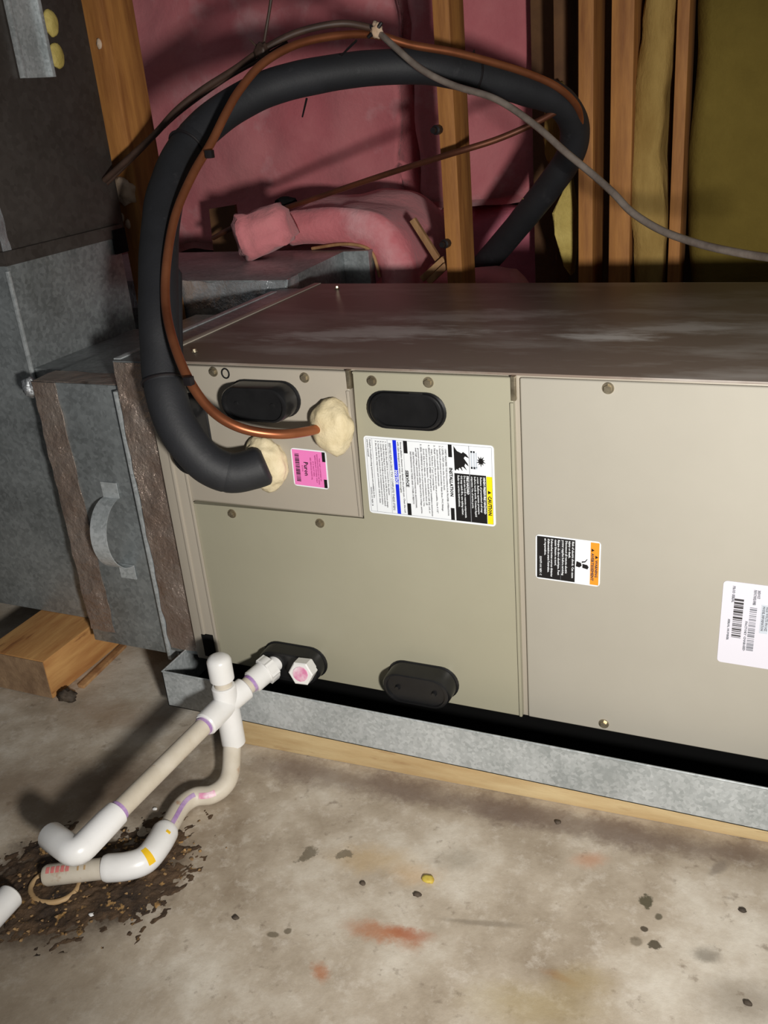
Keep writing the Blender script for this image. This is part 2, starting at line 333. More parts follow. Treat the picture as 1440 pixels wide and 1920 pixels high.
def lumpy(name, a, b, m, parent=None, amp=.03, fr=4., step=.03, seed=0., face='y'):
    """box of soft wool: subdivided, rounded and noise displaced"""
    a, b = V(a), V(b); d = b-a; bm = bmesh.new()
    nx, ny, nz = [max(2, int(abs(c)/step)) for c in d]
    idx = {}
    def vert(i, j, k):
        if (i, j, k) not in idx:
            p = V((a.x+d.x*i/nx, a.y+d.y*j/ny, a.z+d.z*k/nz))
            q = p*fr+V((seed, seed*.7, -seed))
            o = V((noise.noise(q), noise.noise(q+V((9, 3, 1))), noise.noise(q+V((2, 8, 5)))))
            o += .45*V((noise.noise(q*2.7), noise.noise(q*2.7+V((4, 3, 1))), noise.noise(q*2.7+V((2, 1, 5)))))
            e = sum(1 for c, n in ((i, nx), (j, ny), (k, nz)) if c in (0, n))
            p = p + o*amp
            if e >= 2: p += (a+d*.5-p).normalized()*amp*.9*(e-1)
            idx[(i, j, k)] = bm.verts.new(p)
        return idx[(i, j, k)]
    for i in range(nx):
        for k in range(nz):
            for j in (0, ny): bm.faces.new([vert(i, j, k), vert(i+1, j, k), vert(i+1, j, k+1), vert(i, j, k+1)])
    for j in range(ny):
        for k in range(nz):
            for i in (0, nx): bm.faces.new([vert(i, j, k), vert(i, j+1, k), vert(i, j+1, k+1), vert(i, j, k+1)])
    for i in range(nx):
        for j in range(ny):
            for k in (0, nz): bm.faces.new([vert(i, j, k), vert(i+1, j, k), vert(i+1, j+1, k), vert(i, j+1, k)])
    return done(bm, name, m, parent, smooth=True, angle=180)
def crinkle(name, c00, c10, c01, c11, nrm, m, parent=None, amp=.003, n=(10, 60), fr=60., th=.002, seed=0.):
    """crumpled foil sheet between four corners, thin but solid"""
    c00, c10, c01, c11, nrm = map(V, (c00, c10, c01, c11, nrm)); bm = bmesh.new(); g = []; h = []
    for j in range(n[1]+1):
        t = j/n[1]; ra, rb = [], []
        for i in range(n[0]+1):
            s = i/n[0]; edge = (i in (0, n[0]))
            p = (c00*(1-s)+c10*s)*(1-t)+(c01*(1-s)+c11*s)*t
            q = p*fr+V((seed, 0, seed)); k = noise.noise(q)+abs(noise.noise(q*.45))*1.2
            w = (c10-c00).normalized()*(noise.noise(p*30+V((seed, 5, 0)))*amp*1.6 if edge else 0)
            ra.append(bm.verts.new(p+nrm*(th+amp*max(k, -.3))+w)); rb.append(bm.verts.new(p+w))
        g.append(ra); h.append(rb)
    for j in range(n[1]):
        for i in range(n[0]):
            bm.faces.new((g[j][i], g[j][i+1], g[j+1][i+1], g[j+1][i])); bm.faces.new((h[j][i], h[j+1][i], h[j+1][i+1], h[j][i+1]))
        for i in (0, n[0]): bm.faces.new((g[j][i], g[j+1][i], h[j+1][i], h[j][i]))
    for j in (0, n[1]):
        for i in range(n[0]): bm.faces.new((g[j][i], h[j][i], h[j][i+1], g[j][i+1]))
    return done(bm, name, m, parent, smooth=True, angle=28)
def stadium(cx, cz, hl, hr, y, n=14, vertical=False):
    """ring of points: half length hl (to the round ends), end radius hr"""
    pts = []
    for k in range(n+1): a = -math.pi/2+math.pi*k/n; pts.append((hl-hr+hr*math.cos(a), hr*math.sin(a)))
    for k in range(n+1): a = math.pi/2+math.pi*k/n; pts.append((-(hl-hr)+hr*math.cos(a), hr*math.sin(a)))
    return [V((cx+(q if vertical else p), y, cz+(p if vertical else q))) for p, q in pts]
def loft(name, rings, m, parent=None, cap0=True, cap1=True, angle=35):
    bm = bmesh.new(); R = [[bm.verts.new(p) for p in r] for r in rings]
    for a, b in zip(R, R[1:]):
        for k in range(len(a)): bm.faces.new((a[k], a[(k+1) % len(a)], b[(k+1) % len(a)], b[k]))
    if cap0: bm.faces.new(R[0][::-1])
    if cap1: bm.faces.new(R[-1])
    return done(bm, name, m, parent, smooth=True, angle=angle)

# =================================================================== setting
FZ = -.12
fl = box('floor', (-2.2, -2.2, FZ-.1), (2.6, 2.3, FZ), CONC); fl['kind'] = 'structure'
wb = box('wall_back', (-2.2, 1.86, FZ), (2.6, 1.92, 2.3), SHEATH); wb['kind'] = 'structure'

# =================================================================== air handler
H, DEP, LEN = .533, .575, 1.38
S0, S2, S3, ZS = .048, .3528, .5888, .3062
ah = thing('air_handler', 'taupe metal air handler lying on its side in a galvanised drain pan', 'air handler')
box('cabinet', (0, .006, .0), (LEN, DEP, H-.002), TAUPE, ah, .002)
box('top_panel', (.012, .004, H-.002), (LEN, DEP, H+.0015), TOPP, ah, .001)
prism('top_edge_flange', [(-.001, .004, H-.012), (.014, .004, H-.012), (.014, .004, H+.003), (-.001, .004, H+.003)], (0, DEP-.004, 0), TAUPE, ah, .0008)
cp = box('corner_post', (0, -.003, .002), (S0-.003, .02, H-.004), TAUPE, ah, .0025)
box('post_ridge', (.020, -.006, .004), (.026, .0, H-.006), TAUPE, cp, .002)
b = box('post_notch', (.020, -.0075, .012), (.041, -.001, .055), BLACKM, cp, .001); 
box('connection_panel', (S0, -.003, ZS+.002), (S2-.003, .01, H-.003), TAUPE, ah, .0028, 3)
L = [(S0, 0, .002), (S3-.004, 0, .002), (S3-.004, 0, H-.003), (S2+.002, 0, H-.003), (S2+.002, 0, ZS-.002), (S0, 0, ZS-.002)]
prism('coil_access_panel', [V(p)+V((0, -.002, 0)) for p in L], (0, .012, 0), OLIVE, ah, .0026, 3)
box('blower_access_panel', (S3+.004, .001, .002), (LEN-.004, .014, H-.004), GREIGE, ah, .0028, 3)
for sx in (S2-.003, S3-.0035):   # folded bright lip along the right edge of a panel, notched at the top
    top = H-.030 if sx < .5 else H-.036
    bot = ZS+.004 if sx < .5 else .004
    box('panel_edge_lip', (sx-.0045, -.0055, bot), (sx, -.001, top), TAUPE if sx < .5 else OLIVE, ah, .0012)
    box('edge_clip', (sx-.0035, -.0035, top+.002), (sx+.003, .004, H-.001), SCREW, ah, .001)
box('panel_edge_lip', (S0-.003, -.0055, .006), (S0+.0015, -.001, H-.012), TAUPE, ah, .0012)
# hex head screws
def screw(parent, p, nrm='y', r=.0062):
    bm = bmesh.new()
    rot = Matrix.Rotation(math.radians(90), 4, 'X') if nrm == 'y' else Matrix.Identity(4)
    for rr, h0, h1, sg in ((r*1.25, 0, .0012, 20), (r*.85, .0012, .0045, 6), (r*.5, .0045, .0048, 12)):
        res = bmesh.ops.create_cone(bm, cap_ends=True, segments=sg, radius1=rr, radius2=rr*.93, depth=h1-h0)
        for v in res['verts']: v.co = V(p) + rot @ (v.co+V((0, 0, (h0+h1)/2)))
    return done(bm, 'screw', SCREW, parent, smooth=True, angle=25)
for px, py in ((400, 697), (571, 708)): q = onY(px, py, -.003); screw(ah, q)
for px, py in ((697, 714), (803, 717), (435, 963), (600, 981)): q = onY(px, py, -.002); screw(ah, q)
for px, py in ((1140, 728), (1132, 1362)): q = onY(px, py, .001); screw(ah, (q.x, q.y, max(q.z, .014)))
for px, py in ((365, 660), (632, 541)): q = onZ(px, py, H+.0015); screw(ah, (q.x, q.y, q.z+.0005), 'z', .004)
q = onY(423, 700, -.003)
bm = bmesh.new(); bm_tube(bm, [q+V((.0062*math.cos(a*math.pi/10), -.0005, .0072*math.sin(a*math.pi/10))) for a in range(21)], .0012, 8, caps=False); done(bm, 'screw_hole_rim', BLACKP, ah, True)
# black oval grommets / knock-out plugs
def grommet(cx, cz, hl, hr, out, base, vertical=False, hollow=False, name='oval_grommet'):
    S = lambda s, y: stadium(cx, cz, hl*s if not vertical else hl*s, hr*s, y, vertical=vertical)
    k = .003
    g = loft(name, [S(1.05, base), S(1.05, base-.002), S(1.0, base-.003), S(.985, base-out+.004), S(.95, base-out+.001), S(.9, base-out), S(.86, base-out), S(.84, base-out+.004)], BLACKP, ah)
    return g
g = grommet(.433, .478, .056, .026, .005, -.002); box('molded_tab', (.44, -.006, .500), (.46, -.002, .5045), BLACKP, g, .0008)
g = grommet(.212, .486, .056, .026, .036, -.003); p = g
for sx in (-.03, .03): rod('dimple', (.212+sx, -.0365, .486), (.212+sx, -.034, .486), [(0, .0), (0, .003), (1, .0045)], BLACKP, g, 14)
grommet(.078, .425, .060, .027, .034, -.003, vertical=True)
g = grommet(.2, .036, .056, .027, .03, -.002)
g = grommet(.427, .040, .056, .027, .036, -.002)
for sx in (-.03, .03): rod('dimple', (.427+sx, -.0385, .040), (.427+sx, -.034, .040), [(0, .0), (0, .003), (1, .0045)], BLACKP, g, 14)
# cream sealant where the refrigerant lines enter
blob('sealant_collar', onY(497, 869, -.012), (.036, .021, .043), SEAL, ah, .14, 2.0, 4, 1.0)
blob('sealant_collar', onY(623, 799, -.012), (.031, .026, .042), SEAL, ah, .12, 1.8, 4, 5.0)
# white hex drain plug with purple primer
a = onY(578, 1248, -.03); e = onY(563, 1264, -.062)
pl = rod('drain_plug', a, e, [(0, .014), (.35, .014), (.36, .021), (.95, .021), (1, .019)], PVC, ah, 6)
d = (e-a).normalized(); rod('primer_smear', e-d*.001, e+d*.0012, [(0, .0135), (1, .0125)], PINKST, pl, 12)

# ---- printed labels on the unit (they lie on their side like the cabinet: text runs downwards)
class Label:
    def __init__(s, name, x0, z1, W, Hh, base, y, tilt=0., rad=.005):
        """W = extent along the text (down, -Z), Hh = label height (towards +X)"""
        s.x0, s.z1, s.W, s.H, s.y, s.tilt = x0, z1, W, Hh, y, tilt
        pts = []
        for cu, cv, a0 in ((W-rad, Hh-rad, 0), (rad, Hh-rad, 90), (rad, rad, 180), (W-rad, rad, 270)):
            for k in range(5): a = math.radians(a0+k*22.5); pts.append((cu+rad*math.cos(a), cv+rad*math.sin(a)))
        s.o = prism(name, [s.P(u, v, 0) for u, v in pts], (0, -.0006, 0), base, ah)
    def P(s, u, v, k):
        x, z = v-s.H/2, -(u-s.W/2); c, sn = math.cos(s.tilt), math.sin(s.tilt)
        return V((s.x0+s.H/2+x*c-z*sn, s.y-k, s.z1-s.W/2+x*sn+z*c))
    def polys(s, name, plist, m, k=.0009):
        bm = bmesh.new()
        for pl in plist:
            f = [bm.verts.new(s.P(u, v, k)) for u, v in pl]; g = [bm.verts.new(s.P(u, v, .0005)) for u, v in pl]
            bm.faces.new(f)
            for i in range(len(f)): bm.faces.new((f[i], g[i], g[(i+1) % len(f)], f[(i+1) % len(f)]))
        return done(bm, name, m, s.o)
    def rects(s, name, rl, m, k=.0009, split=True):
        if split and len(rl) < 10:
            for a, b, c, d in rl: s.polys(name, [[(a, c), (b, c), (b, d), (a, d)]], m, k)
            return
        return s.polys(name, [[(a, c), (b, c), (b, d), (a, d)] for a, b, c, d in rl], m, k)
    def heads(s, name, lines, m, k=.0012):
        for l in lines: s.text(name, [l], m, k, .06)
    def text(s, name, lines, m, k=.0012, bold=.035):
        """lines: (string, u0, v_baseline, cap height, fit width or None)"""
        bm = bmesh.new()
        for st, u0, v0, hh, fit in lines:
            cu = bpy.data.curves.new('t', 'FONT'); cu.body = st; cu.size = hh/.69; cu.resolution_u = 1; cu.offset = hh*bold
            o = bpy.data.objects.new('t', cu); COL.objects.link(o)
            me = bpy.data.meshes.new_from_object(o.evaluated_get(bpy.context.evaluated_depsgraph_get()))
            xs = [v.co.x for v in me.vertices] or [1]; sc = fit/max(xs) if fit else 1.
            vs = [bm.verts.new(s.P(u0+v.co.x*sc, v0+v.co.y, k)) for v in me.vertices]
            for pg in me.polygons:
                try: bm.faces.new([vs[i] for i in pg.vertices])
                except ValueError: pass
            bpy.data.objects.remove(o); bpy.data.curves.remove(cu); bpy.data.meshes.remove(me)
        return done(bm, name, m, s.o)
# big installation / caution label
lb = Label('caution_label', .3635, .4365, .1195, .192, WHITE, -.0022, -.012)
lb.o['label'] = 'white installation label with yellow caution bar, blue notice bar and flame pictogram'
W_, H_ = .1195, .192
lb.rects('printed_rule', [(.003, .1165, .1885, .1888), (.003, .1165, .003, .0033), (.003, .0033, .003, .1888), (.1162, .1165, .003, .1888), (.003, .1165, .1565, .1571), (.003, .1165, .0128, .0131), (.003, .1165, .0365, .0368), (.003, .1165, .0605, .0608)], LTXT)
lb.rects('yellow_bar', [(.0455, .1165, .1805, .1888)], LYEL)
lb.rects('black_panel', [(.0445, .1165, .1572, .1800), (.0445, .1165, .1345, .1562)], LBLACK)
lb.rects('black_bar', [(.003, .0215, .1268, .1322), (.098, .1165, .1268, .1322), (.003, .0215, .0610, .0665), (.098, .1165, .0610, .0665)], LBLACK)
lb.rects('blue_bar', [(.003, .1165, .0445, .0500)], LBLUE, .0008)
lb.heads('printed_heading', [('CAUTION', .074, .1822, .0048, .029), ('INSTALLATION', .037, .1275, .0044, .043), ('SERVICE', .047, .0617, .0042, .0255)], LBLACK)
lb.polys('warning_triangle', [[(.066, .1822), (.0715, .1822), (.06875, .1870)]], LBLACK, .0011)
lb.heads('white_heading', [('NOTICE', .048, .0453, .0040, .022), ('HIGH PRESSURE HAZARD', .047, .1760, .0030, .055), ('FIRE HAZARD', .047, .1520, .0032, .028)], WHITE, .0014)
lb.text('white_text', [('Release of pressurized coil may', .047, .1715, .0026, .053), ('occur. Relieve system pressure', .047, .1672, .0026, .056), ('before torch work. Contact liquid', .047, .1630, .0026, .060), ('evaporates. Use of service ports.', .047, .1588, .0026, .048),
    ('Do not use torch to remove components.', .047, .1480, .0028, .064), ('Oil may catch fire, use tubing cutter.', .047, .1435, .0028, .060), ('Refer to service instructions.', .047, .1390, .0028, .048)], WHITE, .0014)
sm = .0022
lb.text('printed_text', [('UNIT REQUIRES THE FOLLOWING FOR PROPER OPERATION', .010, .1222, sm, .100),
    ('1. LEVEL UNIT side to side, front to back.', .006, .1180, sm, .066), ('2. Install both primary and secondary drain lines. PVC fittings', .006, .1140, sm, .098), ('should be used with condensate pan.', .012, .1100, sm, .055),
    ('3. TRAP condensate line as close to unit as possible. Use 4 1/2"', .006, .1060, sm, .102), ('traps. Pitch line 1" per 10 running feet.', .012, .1020, sm, .062), ('4. SELECT MOTOR SPEED TAP properly per installation instructions', .006, .0980, sm, .108),
    ('and unit pre-wire literature. Too much airflow will drip coil, or', .012, .0940, sm, .098), ('(Low) drip if too little can cause condensate blow off.', .012, .0900, sm, .086), ('5. SEAL OPENINGS in fan coil to prevent pressure loss. Use', .006, .0860, sm, .094),
    ('grommets provided to seal cables, liquid and line voltage entries.', .012, .0820, sm, .100), ('seal high voltage electrical entries.', .012, .0785, sm, .056), ('SEE INSTALLATION INSTRUCTIONS FOR ADDITIONAL', .018, .0740, sm, .086), ('INFORMATION ON THESE AND OTHER SUBJECTS', .018, .0700, sm, .080),
    ('Strong alkaline cleaners may damage the plastic pan. Clean the coil', .005, .0560, sm, .108), ('with mild detergent and water. Rinse thoroughly.', .005, .0520, sm, .078),
    ('1. Verify that the airflow is correct for the system', .006, .0330, sm, .082), ('2. Check Subcooling at Outdoor unit to verify the correct charge', .006, .0292, sm, .102), ('3. Confirm that the TXV bulb is properly attached and insulated', .006, .0254, sm, .100),
    ('4. Verify that the system is free of contaminants and moisture', .006, .0216, sm, .098), ('5. Be sure that the evaporator and condenser coils are clean', .006, .0178, sm, .096), ('Detailed Troubleshooting instructions are available in the', .005, .0088, sm, .090), ('service manual', .005, .0050, sm, .026), ('329976-101 REV. B', .078, .0050, sm, .030)], LTXTD)
lb.text('printed_text', [('BEFORE REPLACING TXV COMPLETE THESE STEPS:', .008, .0385, .0034, .104)], LTXT)
fl_ = [((y-150)/240*.036+.005, (x-975)/160*.0212+.1350) for x, y in ((975, 150), (1010, 195), (1060, 215), (1075, 200), (1110, 220), (1138, 255), (1095, 240), (1080, 260), (1100, 285), (1120, 310), (1130, 335), (1095, 310), (1085, 335), (1100, 360), (1110, 375), (1070, 345), (1050, 350), (1060, 370), (1062, 385), (1035, 355), (1020, 365), (1025, 385), (1000, 370), (985, 390), (977, 380))]
lb.polys('flame_pictogram', [fl_], LBLACK, .0011)
st = [];  c = (.024, .1735)
for k in range(20):
    a = 2*math.pi*k/20; r = (.0085 if k % 4 == 0 else .007) if k % 2 == 0 else .0036
    st.append((c[0]+r*math.cos(a), c[1]+r*.85*math.sin(a)))
lb.polys('burst_pictogram', [st], LBLACK, .0011)
lb.rects('coil_pictogram', [(.010, .036, .1590, .1612), (.010, .036, .1628, .1650), (.012, .034, .1662, .1680), (.033, .036, .1590, .1680), (.010, .0125, .1590, .1650)], LCOIL, .0010)
# pink refrigerant label
lp = Label('pink_label', .2425, .4105, .0605, .0585, WHITE, -.0032, -.03)
lp.o['label'] = 'small pink refrigerant label reading Puron'
lp.rects('pink_field', [(.002, .0585, .002, .0565)], LPINK, .0008)
lp.rects('black_bar', [(.002, .017, .0515, .0565), (.045, .0585, .0515, .0565)], LBLACK, .0011)
bars = []; u = .008; random.seed(3)
while u < .052: wd = random.choice((.0006, .0009, .0014)); bars.append((u, u+wd, .006, .013)); u += wd+random.choice((.0006, .0009, .0012))
lp.rects('barcode', bars, LBLACK, .0011)
lp.text('printed_heading', [('Puron', .020, .0205, .0068, .022)], LBLACK)
lp.text('printed_text', [('R-410A', .026, .0165, .002, .010), ('THIS UNIT CONTAINS AN', .012, .0460, .002, .036), ('EXPANSION DEVICE FOR USE WITH', .006, .0425, .002, .048), ('REFRIGERANT SYSTEMS ONLY', .008, .0390, .002, .044), ('DO NOT MIX', .018, .0350, .0022, .024), ('SEE SERVICE MANUAL', .012, .0312, .002, .036)], LPTXT)
# orange warning label
lo_ = Label('warning_label', .6095, .3085, .0680, .0890, WHITE, .0008, -.02)
lo_.o['label'] = 'white and black label with orange warning bar and shock pictogram'
lo_.rects('orange_bar', [(.002, .066, .0755, .0872)], LORG)
lo_.rects('black_panel', [(.002, .066, .0020, .0548)], LBLACK)
lo_.heads('printed_heading', [('WARNING', .028, .0822, .0032, .026), ('AVERTISSEMENT', .018, .0768, .0034, .042)], LTXTD)
for tr in ([(.021, .0822), (.026, .0822), (.0235, .0862)], [(.011, .0768), (.016, .0768), (.0135, .0808)]): lo_.polys('warning_triangle', [tr], LBLACK, .0011)
lo_.text('white_text', [('Risk of electric shock. Can cause', .004, .0505, .0028, .056), ('injury or death.', .004, .0460, .0028, .026), ('Disconnect all remote electric', .004, .0415, .0028, .050), ('power supplies before servicing.', .004, .0370, .0028, .054),
    ('Risque de choc electrique. Peut', .004, .0310, .0028, .054), ('causer blessure ou mort.', .004, .0268, .0028, .040), ('Debranchez toutes sources distantes', .004, .0215, .0028, .058), ("d'alimentation avant l'entretien.", .004, .0170, .0028, .052), ('et reparation.', .004, .0125, .0028, .026), ('329977-101 REV. C', .032, .0060, .0026, .030)], WHITE, .0013)
lo_.rects('printed_rule', [(.003, .065, .0352, .0355)], LTXT, .0012)
lo_.polys('shock_pictogram', [[(.033, .0570), (.041, .0560), (.042, .0610), (.039, .0640), (.035, .0630)], [(.036, .0650), (.042, .0650), (.0435, .0720), (.040, .0735), (.037, .0715)], [(.0325, .0640), (.0345, .0640), (.0330, .0690), (.0280, .0720), (.0285, .0705), (.0315, .0685)]], LBLACK, .0011)
# grey-white serial label, partly outside the frame
ls = Label('serial_label', .855, .2705, .1225, .155, LGREY, .0008, -.012)
ls.o['label'] = 'large white serial number label with barcodes'
bars = []; u = .024; random.seed(11)
while u < .083: wd = random.choice((.0007, .0012, .0022, .003)); bars.append((u, u+wd, .0150, .0265)); u += wd+random.choice((.0008, .0012, .0018))
ls.rects('barcode', bars, INK, .0010)
bars = []; u = .034
while u < .098: wd = random.choice((.0007, .0012, .0022)); bars.append((u, u+wd, .0345, .0430)); u += wd+random.choice((.0008, .0014, .002))
ls.rects('barcode', bars, LTXT, .0010)
for v0 in (.075, .105):
    u = .03; bars = []
    while u < .1: wd = random.choice((.0007, .0012, .0022)); bars.append((u, u+wd, v0, v0+.012)); u += wd+random.choice((.0008, .0014, .002))
    ls.rects('barcode', bars, LTXT, .0010)
ls.heads('printed_text', [('PROD SERIAL', .006, .012, .0030, .024), ('SERIAL NUMBER', .055, .0095, .0024, .032), ('PRODUCT MODEL NUMBER', .008, .0375, .0032, .022), ('208/230 VOLTS', .008, .0420, .0032, .012), ('FACTORY CHARGED', .055, .0305, .0026, .045), ('INDOOR USE ONLY', .012, .066, .003, .04)], LTXT)
ls.rects('grey_field', [(.028, .070, .0480, .0580)], LCOIL, .0009)
ls.heads('printed_text', [('MODEL INFORMATION', .030, .0495, .003, .036), ('SIZE VOLTS PH HZ', .030, .0540, .003, .036)], LTXT)

# =================================================================== drain pan and what it stands on
PX0, PX1, PY0, PY1, PZ0, PZ1 = -.036, 1.5, -.060, .64, -.067, .003
pan = thing('drain_pan', 'long galvanised secondary drain pan under the air handler', 'drain pan', (0, 0, PZ0))
box('pan_floor', (PX0, PY0, PZ0), (PX1, PY1, PZ0+.0015), BLACKM, pan)  # black colour stands in for the deep shade under the cabinet
for nm, a, b_ in (('front_wall', (PX0, PY0, PZ0), (PX1, PY0+.0015, PZ1)), ('back_wall', (PX0, PY1-.0015, PZ0), (PX1, PY1, PZ1)), ('end_wall', (PX0, PY0, PZ0), (PX0+.0015, PY1, PZ1)), ('end_wall', (PX1-.0015, PY0, PZ0), (PX1, PY1, PZ1))):
    box(nm, a, b_, GALV, pan)
tube('rolled_rim', [V((PX0, PY0+.001, PZ1)), V((PX1, PY0+.001, PZ1))], .0018, GALV, pan, 8)
tube('rolled_rim', [V((PX0+.001, PY0, PZ1)), V((PX0+.001, PY1, PZ1))], .0018, GALV, pan, 8)
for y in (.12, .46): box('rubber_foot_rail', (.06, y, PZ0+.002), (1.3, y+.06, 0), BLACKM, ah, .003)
f0, f1, f2 = onZ(440, 1392, FZ), onZ(960, 1498, FZ), onZ(1440, 1581, FZ)
sl = (f2.y-f0.y)/(f2.x-f0.x)
pts = [(PX0+.1, f0.y+sl*(PX0+.1-f0.x), FZ), (1.5, f0.y+sl*(1.5-f0.x), FZ), (1.5, .6, FZ), (PX0+.1, .6, FZ)]
sb = prism('support_board', pts, (0, 0, PZ0-FZ), BOARD, None, .004)
tag(sb, 'pale tan support board on the concrete beneath the drain pan', 'board')

# =================================================================== vertical duct on the left
XR, YF, YB = -.335, .107, .41
vd = thing('vertical_duct', 'tall galvanised sheet metal duct riser beside the timber stud', 'duct', (XR-.2, (YF+YB)/2, -.036))
SEAMZ = onX(224, 432, XR).z
box('lower_section', (-.85, YF, -.036), (XR, YB, SEAMZ), GALVD, vd, .002)
box('upper_section', (-.85, YF+.006, SEAMZ), (XR-.006, YB+.03, 1.75), GALVSHADE, vd, .002)
box('seam_cleat', (-.85, YF-.004, SEAMZ-.012), (XR+.004, YB+.012, SEAMZ+.012), GALVSHADE, vd, .002)
box('cleat_end', (XR+.001, YB-.022, SEAMZ-.042), (XR+.006, YB+.016, SEAMZ+.004), BLACKM, vd, .001)
a, e = onX(12, 470, XR), onX(64, 712, XR)
box('corner_seam', (XR-.004, YF-.004, .02), (XR+.003, YF+.002, SEAMZ-.02), GALV, vd, .0015)
crinkle('foil_strip', (XR-.006, YF+.004, SEAMZ+.01), (XR-.006, YF+.022, SEAMZ+.01), (XR-.006, YF+.004, .95), (XR-.006, YF+.02, .95), (1, 0, 0), FOILB, vd, .0022, (4, 60), 55, .001, 3)
# hanger strip and mastic dots on the riser side
p0, p1, p2 = onX(18, 20, XR), onX(74, 20, XR), onX(60, 146, XR)
ya, yb_, zb = p0.y, p1.y, p2.z
hs = box('hanger_strip', (XR-.007, ya, zb), (XR-.002, yb_, 1.7), GALV, vd, .001)
for yy in (ya, yb_): box('strip_lip', (XR-.004, yy-.006, zb), (XR+.006, yy+.002, 1.7), GALV, hs, .001)
for px, py in ((99, 43), (110, 104)):
    c = onX(px, py, XR); blob('mastic_dot', (XR-.004, c.y, c.z), (.008, .017, .022), MASTIC, vd, .12, 1.5, 3, px*.1)

# =================================================================== horizontal transition duct
QX0, QX1, QY, QB, QZ0, QZ1 = -.262, -.068, .030, .52, -.026, .482
qd = thing('transition_duct', 'galvanised box duct with strap handle joining riser to air handler', 'duct', (-.16, .25, QZ0))
box('duct_body', (QX0, QY, QZ0), (QX1, QB, QZ1), GALVD, qd, .002)
box('duct_collar', (XR+.001, YF+.004, 0), (QX0, YB-.01, QZ1-.003), GALVD, qd)
box('end_flange', (QX1, .012, -.004), (-.0005, DEP-.02, H-.004), GALVD, qd, .002)
box('slip_cleat', (QX1-.012, QY-.018, QZ0), (QX1-.004, QY+.004, QZ1-.004), GALV, qd, .002)
box('top_cleat', (QX1-.004, .02, QZ1-.002), (QX1+.010, QB, H-.002), GALV, qd, .002)
crinkle('foil_tape', (QX0-.001, QY-.0005, .0), (QX0+.055, QY-.0005, .0), (QX0-.001, QY-.0005, QZ1), (QX0+.050, QY-.0005, QZ1), (0, -1, 0), FOIL, qd, .0022, (14, 90), 42, .0006, 1)
crinkle('foil_tape', (QX1+.001, .0115, QZ0+.03), (-.001, .0115, QZ0+.03), (QX1+.001, .0115, H-.006), (-.001, .0115, H-.006), (0, -1, 0), FOIL, qd, .003, (16, 100), 36, .0008, 9)
crinkle('foil_tape', (QX0, QY+.002, QZ1+.0003), (QX1, QY+.002, QZ1+.0003), (QX0, QY+.06, QZ1+.0003), (QX1, QY+.06, QZ1+.0003), (0, 0, 1), FOIL, qd, .002, (40, 12), 40, .0006, 4)
blob('foil_crumple', onY(57, 727, QY+.01), (.014, .012, .016), FOILB, qd, .4, 2.5, 3, 2)
# bent strap handle
ta, tb = onY(209, 918, QY), onY(239, 1070, QY); zc = (ta.z+tb.z)/2; hr = (ta.z-tb.z)/2-.014; xc = (ta.x+tb.x)/2
prof = [(0, hr+.028), (0, hr)] + [(.052*math.sin(math.pi*k/24), hr*math.cos(math.pi*k/24)) for k in range(1, 24)] + [(0, -hr), (0, -hr-.028)]
bm = bmesh.new(); rows = []
for dd, z in prof:
    rows.append([bm.verts.new((xc+sx*.017, QY-.0012-dd-k*.0016, zc+z)) for sx, k in ((-1, 0), (1, 0), (1, 1), (-1, 1))])
for r0, r1 in zip(rows, rows[1:]):
    for k in range(4): bm.faces.new((r0[k], r0[(k+1) % 4], r1[(k+1) % 4], r1[k]))
bm.faces.new(rows[0]); bm.faces.new(rows[-1])
done(bm, 'strap_handle', GALV, qd)

# rear duct behind the unit
RZ = .543
rd = thing('rear_duct', 'galvanised branch duct with shiny foil tape behind the air handler', 'duct', (-.35, .8, .2))
prism('duct_body', [(-.75, .57, .2), (-.064, .57, .2), (-.095, .905, .2), (-.03, .905, .2), (-.03, .935, .2), (-.75, .935, .2)], (0, 0, RZ-.2), GALVD, rd, .002)
crinkle('foil_tape', (-.66, .5695, RZ-.06), (-.66, .5695, RZ-.002), (-.066, .5695, RZ-.06), (-.066, .5695, RZ-.002), (0, -1, 0), FOILB, rd, .003, (10, 70), 40, .001, 6)
crinkle('foil_tape', (-.064, .572, RZ-.06), (-.069, .63, RZ-.06), (-.064, .572, RZ), (-.069, .63, RZ), (1, 0, 0), FOILB, rd, .003, (8, 12), 45, .001, 8)
box('duct_leg', (-.6, .62, FZ), (-.25, .9, .21), GALVD, rd)

# timber block under the riser
bx0, bx1 = -.470, -.3215
wbk = thing('timber_block', 'thick pine block on the concrete under the duct riser', 'block', (-.39, .1, FZ))
box('block_body', (bx0, -.048, FZ), (bx1, .50, -.0365), WOODB, wbk, .003)
prism('end_grain_face', [(bx0+.002, -.0485, FZ+.002), (bx1-.002, -.0485, FZ+.002), (bx1-.002, -.0485, -.0385), (bx0+.002, -.0485, -.0385)], (0, -.0015, 0), WOODE, wbk)
q = onZ(128, 1312, FZ)
tag(blob('bark_scrap', (q.x, q.y, FZ+.010), (.020, .012, .012), STONE, None, .5, 2.4, 3, 3, FZ), 'small curled brown scrap lying beside the pine block', 'scrap')
q = onZ(150, 1290, FZ); q2 = onZ(222, 1222, FZ)
sk = prism('wood_lath', [(q.x-.004, q.y, FZ), (q.x+.010, q.y, FZ), (q2.x+.006, q2.y+.02, FZ), (q2.x-.006, q2.y+.02, FZ)], (0, 0, .007), WOODP, None, .001)
tag(sk, 'thin pale wood strip on the concrete along the pine block', 'strip')

